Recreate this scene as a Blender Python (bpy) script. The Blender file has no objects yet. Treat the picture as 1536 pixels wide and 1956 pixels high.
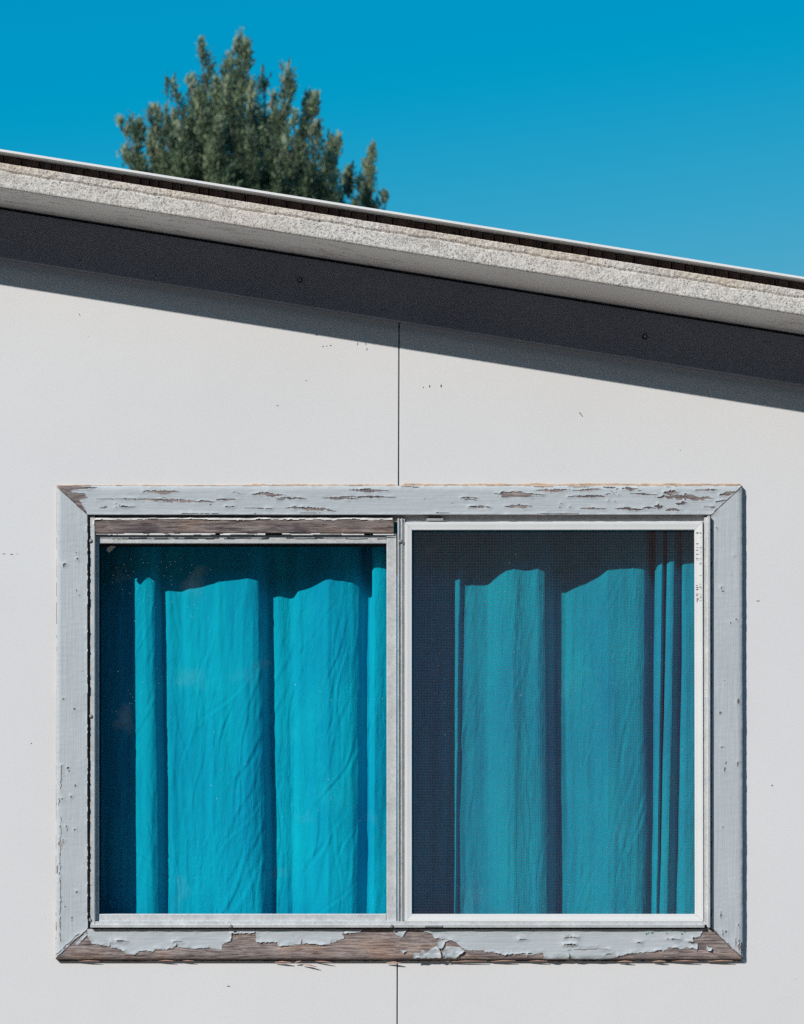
import bpy, bmesh, math, random
import numpy as np
from mathutils import Vector, Matrix

random.seed(7)
rng = np.random.default_rng(7)
scene = bpy.context.scene
col = scene.collection

# ------------------------------------------------------------------ camera
EYE, DIST = 1.6, 6.0            # eye height, distance to the wall
FPX, CX, HY = 4932.0, 768.0, 1560.0   # focal length and optical axis in photo pixels
cam_d = bpy.data.cameras.new('camera')
cam = bpy.data.objects.new('camera', cam_d)
col.objects.link(cam)
cam.location = (0, -DIST, EYE)
cam.rotation_euler = (math.radians(90), 0, 0)
cam_d.sensor_fit = 'AUTO'
cam_d.sensor_width = 36
cam_d.lens = FPX / 1956 * 36
cam_d.shift_y = (HY - 978) / 1956
cam_d.clip_end = 4000
cam_d.dof.use_dof = True
cam_d.dof.focus_distance = DIST
cam_d.dof.aperture_fstop = cam_d.lens / 1000 / 0.0095
scene.camera = cam

# ------------------------------------------------------------------ light
SA, SB = 0.90, 0.943            # sun travel to the right / down per metre into the wall
L = Vector((SA, 1.0, -SB)).normalized()
elev = math.asin(-L.z)
azim = math.atan2(-L.x, -L.y)   # clockwise from +Y
world = bpy.data.worlds.new('World')
scene.world = world
world.use_nodes = True
wn = world.node_tree
wn.nodes.clear()
sky = wn.nodes.new('ShaderNodeTexSky')
sky.sky_type = 'NISHITA'
sky.sun_disc = False
sky.sun_elevation = elev
sky.sun_rotation = azim
sky.altitude = 1200
sky.air_density = 1.0
sky.dust_density = 0.15
sky.ozone_density = 3.0
sep = wn.nodes.new('ShaderNodeSeparateColor')
cmb = wn.nodes.new('ShaderNodeCombineColor')


def wmath(op, a, b, clamp=False):
    n = wn.nodes.new('ShaderNodeMath'); n.operation = op
    wn.links.new(a, n.inputs[0]); n.inputs[1].default_value = b
    return n.outputs[0]


# the photograph's deep teal sky: red held back, green and blue evened out over the whole dome
wn.links.new(sky.outputs[0], sep.inputs[0])
red = wmath('MAXIMUM', wmath('SUBTRACT', sep.outputs[0], 1.56), 0.0)
soft = wn.nodes.new('ShaderNodeMath'); soft.operation = 'DIVIDE'
wn.links.new(wmath('POWER', red, 2.0), soft.inputs[0]); wn.links.new(wmath('ADD', red, 0.4), soft.inputs[1])
wn.links.new(wmath('MULTIPLY', soft.outputs[0], 1.25), cmb.inputs[0])
wn.links.new(wmath('MULTIPLY', wmath('POWER', sep.outputs[1], 0.586), 1.352), cmb.inputs[1])
wn.links.new(wmath('MULTIPLY', wmath('POWER', sep.outputs[2], 0.15), 3.44), cmb.inputs[2])
bg = wn.nodes.new('ShaderNodeBackground')
bg.inputs['Strength'].default_value = 0.13
wo = wn.nodes.new('ShaderNodeOutputWorld')
wn.links.new(cmb.outputs[0], bg.inputs[0])
wn.links.new(bg.outputs[0], wo.inputs[0])

sun_d = bpy.data.lights.new('sun', 'SUN')
sun_d.energy = 4.25
sun_d.angle = math.radians(0.5)
sun_d.color = (1.0, 0.945, 0.885)
sun = bpy.data.objects.new('sun', sun_d)
sun.location = (-6, -8, 9)
sun.rotation_euler = L.to_track_quat('-Z', 'Y').to_euler()
col.objects.link(sun)

scene.view_settings.view_transform = 'Standard'
scene.view_settings.look = 'None'
scene.view_settings.exposure = 0.0
scene.view_settings.gamma = 1.0
scene.view_settings.use_curve_mapping = False
scene.render.engine = 'CYCLES'
scene.cycles.max_bounces = 6
scene.cycles.diffuse_bounces = 3
scene.cycles.glossy_bounces = 2
scene.cycles.transparent_max_bounces = 16
scene.cycles.use_denoising = False
scene.cycles.sample_clamp_indirect = 3.0


# ------------------------------------------------------------------ helpers
def W(px, py, d=0.0):
    """world point of a photo pixel at depth d behind the wall face"""
    k = (DIST + d) / FPX
    return ((px - CX) * k, d, EYE + (HY - py) * k)


def vnoise(x, y, seed=0):
    """vectorised value noise, -1..1"""
    x = np.asarray(x, float); y = np.asarray(y, float)
    xi = np.floor(x).astype(np.int64); yi = np.floor(y).astype(np.int64)
    xf = x - xi; yf = y - yi
    xf = xf * xf * (3 - 2 * xf); yf = yf * yf * (3 - 2 * yf)

    def h(a, b):
        n = (a * 374761393 + b * 668265263 + seed * 974634777) & 0xffffffff
        n = ((n ^ (n >> 13)) * 1274126177) & 0xffffffff
        n = n ^ (n >> 16)
        return (n & 0xffff) / 32767.5 - 1.0
    a = h(xi, yi); b = h(xi + 1, yi); c = h(xi, yi + 1); d = h(xi + 1, yi + 1)
    return (a * (1 - xf) + b * xf) * (1 - yf) + (c * (1 - xf) + d * xf) * yf


def fbm(x, y, seed=0, octaves=3):
    s, a, t = 0, 1.0, 0
    for o in range(octaves):
        s = s + a * vnoise(np.asarray(x) * 2 ** o, np.asarray(y) * 2 ** o, seed + o * 17)
        t += a; a *= 0.5
    return s / t


def link(name, me, material=None, parent=None, smooth=False, **props):
    o = bpy.data.objects.new(name, me)
    col.objects.link(o)
    if material is not None and not me.materials:
        me.materials.append(material)
    if smooth:
        me.polygons.foreach_set('use_smooth', np.ones(len(me.polygons), bool))
    if parent is not None:
        o.parent = parent
        o.matrix_parent_inverse = Matrix.Translation(-(world_loc(parent)))
    for k, v in props.items():
        o[k] = v
    return o


def world_loc(o):
    v = Vector(o.location)
    return v      # only roots and unshifted meshes are used as parents


def mesh_pd(name, verts, faces):
    me = bpy.data.meshes.new(name)
    me.from_pydata(verts, [], faces)
    me.update()
    return me


def bm_mesh(name, bm):
    bmesh.ops.recalc_face_normals(bm, faces=bm.faces)
    me = bpy.data.meshes.new(name)
    bm.to_mesh(me); bm.free()
    return me


def add_box(bm, x0, x1, y0, y1, z0, z1):
    vs = [bm.verts.new(p) for p in ((x0, y0, z0), (x1, y0, z0), (x1, y1, z0), (x0, y1, z0),
                                    (x0, y0, z1), (x1, y0, z1), (x1, y1, z1), (x0, y1, z1))]
    for f in ((0, 1, 5, 4), (1, 2, 6, 5), (2, 3, 7, 6), (3, 0, 4, 7), (4, 5, 6, 7), (3, 2, 1, 0)):
        bm.faces.new([vs[i] for i in f])
    return vs


def add_prism(bm, pts2, y0, y1):
    """polygon in x,z extruded from y0 to y1"""
    a = [bm.verts.new((x, y0, z)) for x, z in pts2]
    b = [bm.verts.new((x, y1, z)) for x, z in pts2]
    n = len(pts2)
    bm.faces.new(a); bm.faces.new(b[::-1])
    for i in range(n):
        j = (i + 1) % n
        bm.faces.new((a[i], b[i], b[j], a[j]))


def px_box(bm, x0, x1, y0, y1, d0, d1):
    """box whose front face covers photo pixels x0..x1, y0..y1 at depth d0, back at depth d1"""
    ax, _, az = W(x0, y1, d0); bx, _, bz = W(x1, y0, d0)
    return add_box(bm, ax, bx, d0, d1, az, bz)


def bevel(bm, w, seg=2, ang=30):
    bmesh.ops.recalc_face_normals(bm, faces=bm.faces)
    es = [e for e in bm.edges if len(e.link_faces) == 2 and e.calc_face_angle(0) > math.radians(ang)]
    bmesh.ops.bevel(bm, geom=es, offset=w, segments=seg, affect='EDGES', profile=0.5, clamp_overlap=True)


def add_tube(bm, pts, radii, sides=8):
    rings = []
    for i, p in enumerate(pts):
        p = Vector(p)
        a = Vector(pts[max(i - 1, 0)]); b = Vector(pts[min(i + 1, len(pts) - 1)])
        t = (b - a).normalized()
        u = t.cross(Vector((0.3, 1, 0.2))).normalized(); v = t.cross(u)
        rings.append([bm.verts.new(p + (u * math.cos(k * math.tau / sides) + v * math.sin(k * math.tau / sides)) * radii[i])
                      for k in range(sides)])
    for r0, r1 in zip(rings, rings[1:]):
        for k in range(sides):
            bm.faces.new((r0[k], r0[(k + 1) % sides], r1[(k + 1) % sides], r1[k]))
    bm.faces.new(rings[0][::-1]); bm.faces.new(rings[-1])


# ------------------------------------------------------------------ materials
class Mat:
    def __init__(self, name, rough=0.6, metal=0.0, spec=0.5):
        self.m = bpy.data.materials.new(name)
        self.m.use_nodes = True
        self.t = self.m.node_tree
        self.b = self.t.nodes['Principled BSDF']
        self.b.inputs['Roughness'].default_value = rough
        self.b.inputs['Metallic'].default_value = metal
        self.b.inputs['Specular IOR Level'].default_value = spec
        self.co = self.t.nodes.new('ShaderNodeTexCoord').outputs['Object']
        self.hgt = None

    def n(self, t): return self.t.nodes.new(t)

    def lk(self, a, b): self.t.links.new(a, b)

    def mapped(self, scale, rot=(0, 0, 0)):
        mp = self.n('ShaderNodeMapping')
        mp.inputs['Scale'].default_value = scale
        mp.inputs['Rotation'].default_value = rot
        self.lk(self.co, mp.inputs[0])
        return mp.outputs[0]

    def noise(self, scale=5, detail=4, rough=0.6, stretch=(1, 1, 1), dist=0.0, rot=(0, 0, 0)):
        nz = self.n('ShaderNodeTexNoise')
        nz.inputs['Scale'].default_value = scale
        nz.inputs['Detail'].default_value = detail
        nz.inputs['Roughness'].default_value = rough
        nz.inputs['Distortion'].default_value = dist
        self.lk(self.mapped(stretch, rot), nz.inputs['Vector'])
        return nz.outputs['Fac']

    def voronoi(self, scale, stretch=(1, 1, 1), feature='F1', out='Distance'):
        v = self.n('ShaderNodeTexVoronoi')
        v.feature = feature
        v.inputs['Scale'].default_value = scale
        self.lk(self.mapped(stretch), v.inputs['Vector'])
        return v.outputs[out]

    def ramp(self, fac, stops):
        r = self.n('ShaderNodeValToRGB')
        e = r.color_ramp.elements
        while len(e) < len(stops): e.new(0.5)
        for el, (p, c) in zip(e, stops):
            el.position = p
            el.color = (*c, 1) if isinstance(c, (tuple, list)) else (c, c, c, 1)
        self.lk(fac, r.inputs[0])
        return r.outputs[0]

    def mix(self, fac, a, b, mode='MIX'):
        m = self.n('ShaderNodeMix')
        m.data_type = 'RGBA'; m.blend_type = mode
        for sock, v in ((m.inputs[0], fac), (m.inputs[6], a), (m.inputs[7], b)):
            if isinstance(v, (int, float)): sock.default_value = v
            elif isinstance(v, (tuple, list)): sock.default_value = (*v, 1)
            else: self.lk(v, sock)
        return m.outputs[2]

    def math(self, op, a, b=0.0, clamp=False):
        m = self.n('ShaderNodeMath'); m.operation = op; m.use_clamp = clamp
        for s, v in ((m.inputs[0], a), (m.inputs[1], b)):
            if isinstance(v, (int, float)): s.default_value = v
            else: self.lk(v, s)
        return m.outputs[0]

    def color(self, c):
        if isinstance(c, (tuple, list)): self.b.inputs['Base Color'].default_value = (*c, 1)
        else: self.lk(c, self.b.inputs['Base Color'])
        return self

    def bump(self, h, dist=0.001, strength=1.0):
        bp = self.n('ShaderNodeBump')
        bp.inputs['Strength'].default_value = strength
        bp.inputs['Distance'].default_value = dist
        self.lk(h, bp.inputs['Height'])
        if self.hgt is not None: self.lk(self.hgt, bp.inputs['Normal'])
        self.hgt = bp.outputs[0]
        self.lk(self.hgt, self.b.inputs['Normal'])
        return self


def m_wall():
    m = Mat('wall_paint', 0.55, spec=0.3)
    base = m.ramp(m.noise(1.6, 5, 0.55), [(0.3, (0.718, 0.722, 0.728)), (0.7, (0.752, 0.756, 0.762))])
    drip = m.ramp(m.noise(3, 4, 0.6, (9, 9, 0.35)), [(0.62, 0.0), (0.8, 0.12)])
    base = m.mix(drip, base, (0.60, 0.58, 0.55))
    # scattered dirt specks
    sp = m.math('LESS_THAN', m.voronoi(26, (1, 1, 0.7)), 0.022)
    gate = m.math('GREATER_THAN', m.noise(2.2, 2), 0.53)
    sp = m.math('MULTIPLY', sp, gate)
    sp2 = m.math('LESS_THAN', m.voronoi(60), 0.03)
    sp2 = m.math('MULTIPLY', sp2, m.math('GREATER_THAN', m.noise(3.1, 2), 0.58))
    sp = m.math('ADD', sp, sp2, True)
    m.color(m.mix(m.math('MULTIPLY', sp, 0.65), base, (0.12, 0.11, 0.10)))
    m.bump(m.noise(14, 3, 0.5), 0.0012, 0.25)
    m.bump(m.noise(420, 2, 0.5), 0.00025, 0.5)
    return m.m


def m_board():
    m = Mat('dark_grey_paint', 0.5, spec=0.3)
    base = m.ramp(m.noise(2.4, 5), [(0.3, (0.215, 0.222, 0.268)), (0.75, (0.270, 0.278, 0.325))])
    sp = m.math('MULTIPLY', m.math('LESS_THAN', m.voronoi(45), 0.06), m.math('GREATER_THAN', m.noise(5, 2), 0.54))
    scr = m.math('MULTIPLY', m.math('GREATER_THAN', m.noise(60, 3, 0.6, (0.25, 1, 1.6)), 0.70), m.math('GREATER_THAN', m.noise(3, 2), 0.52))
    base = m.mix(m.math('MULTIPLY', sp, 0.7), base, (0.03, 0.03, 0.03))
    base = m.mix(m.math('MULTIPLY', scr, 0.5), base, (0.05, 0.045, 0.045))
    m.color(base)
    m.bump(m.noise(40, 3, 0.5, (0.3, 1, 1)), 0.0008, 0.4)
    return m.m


def m_soffit():
    m = Mat('soffit_paint', 0.75, spec=0.2)
    base = m.ramp(m.noise(5, 5), [(0.3, (0.78, 0.75, 0.72)), (0.7, (0.86, 0.84, 0.81))])
    cr = m.math('MULTIPLY', m.math('LESS_THAN', m.math('ABSOLUTE', m.math('SUBTRACT', m.noise(7, 6, 0.65, (0.5, 3.0, 1)), 0.5)), 0.006),
                m.math('GREATER_THAN', m.noise(2.7, 3), 0.5))
    sp = m.math('MULTIPLY', m.math('LESS_THAN', m.voronoi(60), 0.05), m.math('GREATER_THAN', m.noise(5, 2), 0.53))
    m.color(m.mix(m.math('ADD', m.math('MULTIPLY', cr, 0.75), m.math('MULTIPLY', sp, 0.6), True), base, (0.07, 0.055, 0.05)))
    m.bump(m.noise(30, 4), 0.002, 0.4)
    return m.m


def m_stucco():
    m = Mat('rough_cast', 0.9, spec=0.15)
    g = m.noise(230, 5, 0.78)
    base = m.ramp(g, [(0.35, (0.13, 0.115, 0.105)), (0.44, (0.58, 0.555, 0.52)), (0.57, (0.82, 0.80, 0.765))])
    warm = m.ramp(m.noise(4, 4), [(0.45, 0.0), (0.75, 0.35)])
    base = m.mix(warm, base, (0.62, 0.52, 0.42))
    sp = m.math('MULTIPLY', m.math('LESS_THAN', m.voronoi(120), 0.20), m.math('GREATER_THAN', m.noise(30, 3), 0.49))
    base = m.mix(m.math('MULTIPLY', sp, 0.8), base, (0.13, 0.115, 0.10))
    grime = m.ramp(m.noise(24, 6, 0.75), [(0.50, 0.0), (0.72, 0.55)])
    base = m.mix(grime, base, (0.33, 0.30, 0.27))
    at = m.n('ShaderNodeAttribute'); at.attribute_name = 'bead'
    stain = m.math('MULTIPLY', at.outputs['Fac'], m.ramp(m.noise(5, 3), [(0.38, 0.0), (0.66, 0.6)]))
    base = m.mix(stain, base, m.mix(1.0, base, (0.90, 0.78, 0.64), 'MULTIPLY'))
    m.color(base)
    m.bump(g, 0.0016, 1.0)
    m.bump(m.voronoi(330), 0.0008, 0.7)
    return m.m


def m_lip():
    m = Mat('white_roof_metal', 0.45, spec=0.4)
    m.color(m.ramp(m.noise(6, 4), [(0.3, (0.84, 0.84, 0.83)), (0.7, (0.90, 0.90, 0.89))]))
    return m.m


def m_rust():
    m = Mat('rusted_strip', 0.8, spec=0.2)
    st = m.noise(60, 4, 0.6, (1, 1, 0.25))
    c = m.ramp(st, [(0.3, (0.06, 0.03, 0.022)), (0.55, (0.17, 0.115, 0.105)), (0.75, (0.26, 0.12, 0.07))])
    m.color(c)
    m.bump(st, 0.002, 0.6)
    return m.m


def m_paint(along='x'):
    m = Mat('peeling_grey_paint_' + along, 0.5, spec=0.35)
    s = (0.05, 1, 1) if along == 'x' else (1, 1, 0.05)
    brush = m.noise(170, 4, 0.6, s)
    base = m.ramp(m.noise(7, 5), [(0.3, (0.450, 0.500, 0.530)), (0.72, (0.515, 0.562, 0.588))])
    base = m.mix(m.ramp(brush, [(0.35, 0.0), (0.75, 0.30)]), base, (0.60, 0.63, 0.66))
    dirt = m.ramp(m.noise(11, 6, 0.7, s if along == 'x' else (1, 1, 0.2)), [(0.58, 0.0), (0.78, 0.28)])
    base = m.mix(dirt, base, (0.42, 0.41, 0.40))
    sp = m.math('MULTIPLY', m.math('LESS_THAN', m.voronoi(70), 0.06), m.math('GREATER_THAN', m.noise(9, 2), 0.56))
    base = m.mix(m.math('MULTIPLY', sp, 0.8), base, (0.10, 0.09, 0.085))
    m.color(base)
    m.bump(brush, 0.0012, 0.7)
    m.bump(m.noise(16, 4), 0.003, 0.35)
    return m.m


def m_wood(along='x', dark=1.0):
    m = Mat('weathered_wood_' + along, 0.85, spec=0.15)
    s = (0.075, 1, 1) if along == 'x' else (1, 1, 0.075)
    g = m.noise(300, 6, 0.75, s, 0.5)
    c = m.ramp(g, [(0.30, tuple(dark * v for v in (0.055, 0.045, 0.046))), (0.46, tuple(dark * v for v in (0.25, 0.21, 0.205))),
                   (0.66, tuple(dark * v for v in (0.56, 0.49, 0.46)))])
    tone = m.ramp(m.noise(14, 4, 0.6, (0.5, 1, 1) if along == 'x' else (1, 1, 0.5)),
                  [(0.36, (0.52, 0.50, 0.54)), (0.53, (1.0, 0.97, 0.95)), (0.70, (1.2, 0.98, 0.80))])
    c = m.mix(1.0, c, tone, 'MULTIPLY')
    cracks = m.math('GREATER_THAN', m.noise(260, 4, 0.7, (0.035, 1, 1) if along == 'x' else (1, 1, 0.035)), 0.64)
    c = m.mix(m.math('MULTIPLY', cracks, 0.8), c, (0.02, 0.016, 0.014))
    m.color(c)
    m.bump(g, 0.0022, 1.0)
    m.bump(m.noise(900, 2), 0.0004, 0.5)
    return m.m


def m_alu(base=0.55, metal=0.55):
    m = Mat('oxidised_aluminium', 0.5, metal, 0.4)
    n1 = m.noise(110, 5, 0.7)
    c = m.ramp(n1, [(0.32, (base * 0.84, base * 0.86, base * 0.87)), (0.55, (base, base * 1.02, base * 1.03)), (0.75, (base * 1.12, base * 1.12, base * 1.11))])
    rust = m.math('MULTIPLY', m.math('LESS_THAN', m.voronoi(80), 0.08), m.math('GREATER_THAN', m.noise(20, 3), 0.55))
    m.color(m.mix(m.math('MULTIPLY', rust, 0.75), c, (0.13, 0.06, 0.035)))
    m.lk(m.ramp(m.noise(25, 4), [(0.3, 0.38), (0.7, 0.62)]), m.b.inputs['Roughness'])
    m.bump(m.noise(140, 4, 0.6), 0.0004, 0.4)
    return m.m


def m_plain(name, c, rough=0.6, metal=0.0, var=0.12, scale=40):
    m = Mat(name, rough, metal)
    m.color(m.ramp(m.noise(scale, 4), [(0.3, tuple(v * (1 - var) for v in c)), (0.7, tuple(v * (1 + var) for v in c))]))
    return m.m


def m_screen_frame():
    m = Mat('white_screen_frame', 0.38, spec=0.5)
    b = m.ramp(m.noise(8, 4), [(0.3, (0.74, 0.75, 0.745)), (0.7, (0.80, 0.81, 0.805))])
    d = m.ramp(m.noise(30, 5, 0.7), [(0.66, 0.0), (0.82, 0.45)])
    m.color(m.mix(d, b, (0.5, 0.48, 0.44)))
    m.bump(m.noise(20, 3), 0.0015, 0.25)
    return m.m


def m_glass():
    m = bpy.data.materials.new('dusty_window_glass')
    m.use_nodes = True
    t = m.node_tree
    t.nodes.clear()
    out = t.nodes.new('ShaderNodeOutputMaterial')
    tr = t.nodes.new('ShaderNodeBsdfTransparent'); tr.inputs[0].default_value = (0.955, 0.975, 0.975, 1)
    gl = t.nodes.new('ShaderNodeBsdfGlossy'); gl.inputs['Roughness'].default_value = 0.02
    # Schlick reflectance, the same from both sides of the pane
    ge = t.nodes.new('ShaderNodeNewGeometry')
    dt = t.nodes.new('ShaderNodeVectorMath'); dt.operation = 'DOT_PRODUCT'
    t.links.new(ge.outputs['Normal'], dt.inputs[0]); t.links.new(ge.outputs['Incoming'], dt.inputs[1])
    fr = None
    for op, v in (('ABSOLUTE', 0), ('SUBTRACT', 1.0), ('POWER', 5.0), ('MULTIPLY', 0.96), ('ADD', 0.022)):
        n_ = t.nodes.new('ShaderNodeMath'); n_.operation = op
        src = dt.outputs['Value'] if fr is None else fr.outputs[0]
        if op == 'SUBTRACT':
            n_.inputs[0].default_value = v; t.links.new(src, n_.inputs[1])
        else:
            t.links.new(src, n_.inputs[0]); n_.inputs[1].default_value = v
        fr = n_
    mx = t.nodes.new('ShaderNodeMixShader')
    t.links.new(fr.outputs[0], mx.inputs[0]); t.links.new(tr.outputs[0], mx.inputs[1]); t.links.new(gl.outputs[0], mx.inputs[2])
    # dust: faint film plus specks and water spots
    co = t.nodes.new('ShaderNodeTexCoord').outputs['Object']

    def noise(s, d=4):
        n = t.nodes.new('ShaderNodeTexNoise'); n.inputs['Scale'].default_value = s; n.inputs['Detail'].default_value = d
        t.links.new(co, n.inputs['Vector']); return n.outputs['Fac']

    def vor(s):
        n = t.nodes.new('ShaderNodeTexVoronoi'); n.inputs['Scale'].default_value = s
        t.links.new(co, n.inputs['Vector']); return n.outputs['Distance']

    def mt(op, a, b):
        n = t.nodes.new('ShaderNodeMath'); n.operation = op; n.use_clamp = True
        for s, v in ((n.inputs[0], a), (n.inputs[1], b)):
            if isinstance(v, (int, float)): s.default_value = v
            else: t.links.new(v, s)
        return n.outputs[0]
    sp = mt('MULTIPLY', mt('LESS_THAN', vor(30), 0.030), mt('GREATER_THAN', noise(6, 2), 0.55))
    sp2 = mt('MULTIPLY', mt('LESS_THAN', vor(90), 0.060), mt('GREATER_THAN', noise(4.5, 2), 0.60))
    sm = mt('MULTIPLY', mt('SUBTRACT', noise(9, 5), 0.62), 0.12)
    fac = mt('ADD', mt('ADD', mt('MULTIPLY', sp, 0.6), mt('MULTIPLY', sp2, 0.4)), mt('ADD', sm, 0.0006))
    df = t.nodes.new('ShaderNodeBsdfDiffuse'); df.inputs[0].default_value = (0.75, 0.75, 0.72, 1)
    m2 = t.nodes.new('ShaderNodeMixShader')
    t.links.new(fac, m2.inputs[0]); t.links.new(mx.outputs[0], m2.inputs[1]); t.links.new(df.outputs[0], m2.inputs[2])
    t.links.new(m2.outputs[0], out.inputs[0])
    return m


def m_curtain():
    m = Mat('turquoise_cotton', 0.9, spec=0.1)
    c = m.ramp(m.noise(3.5, 5, 0.6, (3, 1, 0.7)), [(0.3, (0.0, 0.345, 0.555)), (0.7, (0.0, 0.50, 0.655))])
    fade = m.ramp(m.noise(7, 4), [(0.58, 0.0), (0.78, 0.35)])
    c = m.mix(fade, c, (0.012, 0.60, 0.70))
    sp = m.math('MULTIPLY', m.math('LESS_THAN', m.voronoi(55), 0.045), m.math('GREATER_THAN', m.noise(6, 2), 0.55))
    c = m.mix(m.math('MULTIPLY', sp, 0.7), c, (0.01, 0.08, 0.14))
    m.color(c)
    wr = m.noise(26, 5, 0.62, (1.6, 1, 0.38), 1.4, (0, math.radians(14), 0))
    wr2 = m.noise(60, 4, 0.6, (1.2, 1, 0.5), 1.0, (0, math.radians(-28), 0))
    ridge = m.math('ABSOLUTE', m.math('SUBTRACT', wr, 0.5))
    patch = m.ramp(m.noise(6, 3), [(0.38, 0.15), (0.62, 1.0)])
    m.bump(m.math('MULTIPLY', ridge, patch), 0.0075, 0.6)
    m.bump(m.math('MULTIPLY', wr2, patch), 0.0026, 0.6)
    m.bump(m.noise(700, 2), 0.0006, 0.7)
    # thin cloth lets a little light through
    tl = m.n('ShaderNodeBsdfTranslucent')
    m.lk(c, tl.inputs[0]); m.lk(m.hgt, tl.inputs['Normal'])
    mx = m.n('ShaderNodeMixShader'); mx.inputs[0].default_value = 0.05
    out = m.t.nodes['Material Output']
    m.lk(m.b.outputs[0], mx.inputs[1]); m.lk(tl.outputs[0], mx.inputs[2]); m.lk(mx.outputs[0], out.inputs[0])
    return m.m


def m_foliage():
    m = Mat('juniper_scale_leaves', 0.75, spec=0.2)
    at = m.n('ShaderNodeAttribute'); at.attribute_name = 'leaf_tone'
    c = m.ramp(at.outputs['Fac'], [(0.0, (0.055, 0.085, 0.055)), (0.42, (0.175, 0.24, 0.14)), (0.8, (0.30, 0.375, 0.215)), (1.0, (0.33, 0.33, 0.24))])
    m.color(c)
    tl = m.n('ShaderNodeBsdfTranslucent'); m.lk(c, tl.inputs[0])
    mx = m.n('ShaderNodeMixShader'); mx.inputs[0].default_value = 0.15
    out = m.t.nodes['Material Output']
    m.lk(m.b.outputs[0], mx.inputs[1]); m.lk(tl.outputs[0], mx.inputs[2]); m.lk(mx.outputs[0], out.inputs[0])
    return m.m


WALL, BOARD, SOFFIT, STUCCO, LIP, RUST = m_wall(), m_board(), m_soffit(), m_stucco(), m_lip(), m_rust()
PAINT_X, PAINT_Z, WOOD_X, WOOD_Z = m_paint('x'), m_paint('z'), m_wood('x'), m_wood('z')
WOOD_DARK = m_wood('x', 0.74)
ALU, ALU_DARK = m_alu(0.66, 0.4), m_alu(0.42, 0.3)
FRAME_WHITE, GLASS, CURTAIN, FOLIAGE = m_screen_frame(), m_glass(), m_curtain(), m_foliage()
WIRE = m_plain('grey_mesh_wire', (0.12, 0.072, 0.062), 0.6)
INK = m_plain('black_print', (0.10, 0.10, 0.105), 0.6, 0, 0.6, 300)
STEEL = m_plain('weathered_screw', (0.30, 0.29, 0.28), 0.45, 0.6)
RUBBER = m_plain('black_rubber', (0.012, 0.012, 0.013), 0.7)
CAULK = m_plain('stained_caulk', (0.42, 0.29, 0.19), 0.8, 0, 0.45, 30)
CHIP = m_plain('dark_chip', (0.09, 0.08, 0.075), 0.8)
SPLINT = m_plain('fresh_splinter', (0.52, 0.34, 0.27), 0.8)
ROOM = m_plain('room_lining', (0.20, 0.19, 0.18), 0.8)
BARK = m_plain('juniper_bark', (0.11, 0.085, 0.07), 0.9, 0, 0.3, 20)
WHITE_OLD = m_plain('old_white_paint', (0.72, 0.71, 0.70), 0.6)
TEAL = m_plain('green_spatter', (0.05, 0.25, 0.21), 0.6)


def m_ground():
    m = Mat('pale_gravel', 0.95, spec=0.1)
    c = m.ramp(m.noise(14, 6, 0.7), [(0.3, (0.20, 0.165, 0.135)), (0.7, (0.275, 0.23, 0.185))])
    m.color(c)
    m.bump(m.voronoi(40), 0.02, 0.6)
    return m.m


# ------------------------------------------------------------------ ground
bm = bmesh.new()
bmesh.ops.create_grid(bm, x_segments=40, y_segments=40, size=1500)
link('ground', bm_mesh('ground', bm), m_ground(), kind='structure')

# ------------------------------------------------------------------ added evergreen mass behind the camera, unseen
# evergreen screen added to block low skylight and darken what the panes mirror
hm = Mat('added_hedge_leaves', 0.7, spec=0.2)
hm.color(hm.ramp(hm.noise(3, 5, 0.7), [(0.3, (0.018, 0.030, 0.014)), (0.7, (0.06, 0.085, 0.04))]))
hn = 60000
hx = rng.uniform(-40, 40, hn); ht = rng.random(hn)
htop = 11.8 + 1.5 * fbm(hx / 5, hx * 0, 401, 3)
hz = htop * (1 - ht ** 1.6 * 0.98)
hy = -17.0 + rng.normal(0, 0.55, hn)
hs = rng.uniform(0.10, 0.24, hn)
HA = rng.normal(0, 1, (hn, 3)); HA /= np.linalg.norm(HA, axis=1)[:, None]
HB = np.cross(HA, rng.normal(0, 1, (hn, 3))); HB /= np.linalg.norm(HB, axis=1)[:, None]
HC = np.stack([hx, hy, hz], -1)
HV = np.stack([HC - HA * hs[:, None], HC + HB * hs[:, None] * 0.5, HC + HA * hs[:, None], HC - HB * hs[:, None] * 0.5], 1).reshape(-1, 3)
hv = HV.tolist(); hf = np.arange(hn * 4).reshape(-1, 4).tolist()
cxs = np.linspace(-40, 40, 120)
b0 = len(hv)
for k, q in enumerate(cxs):
    t_ = 11.4 + 1.5 * float(fbm(q / 5, 0.0, 401, 3))
    hv += [(q, -16.8, 0), (q, -16.8, t_), (q, -17.2, t_), (q, -17.2, 0)]
for k in range(len(cxs) - 1):
    a0, a1 = b0 + 4 * k, b0 + 4 * k + 4
    hf += [[a0, a1, a1 + 1, a0 + 1], [a0 + 1, a1 + 1, a1 + 2, a0 + 2], [a0 + 2, a1 + 2, a1 + 3, a0 + 3]]
link('added_hedge', mesh_pd('added_hedge', hv, hf), hm.m, None, kind='stuff', label='unseen evergreen mass added behind the camera to block low sky', category='added_hedge')

# ------------------------------------------------------------------ cabin
cabin = bpy.data.objects.new('cabin', None)
cabin.location = (0, 2, 0)
col.objects.link(cabin)
cabin['label'] = 'white panelled cabin with sloping rough-cast eave and peeling grey window frame'
cabin['category'] = 'building'

SL = -0.159                      # roof falls to the right
XL, XR, YB = -2.46, 2.42, 4.2    # side walls and back wall


def zline(py_c, d):              # height on the centre line of an eave edge seen at photo row py_c
    return W(CX, py_c, d)[2]


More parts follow.
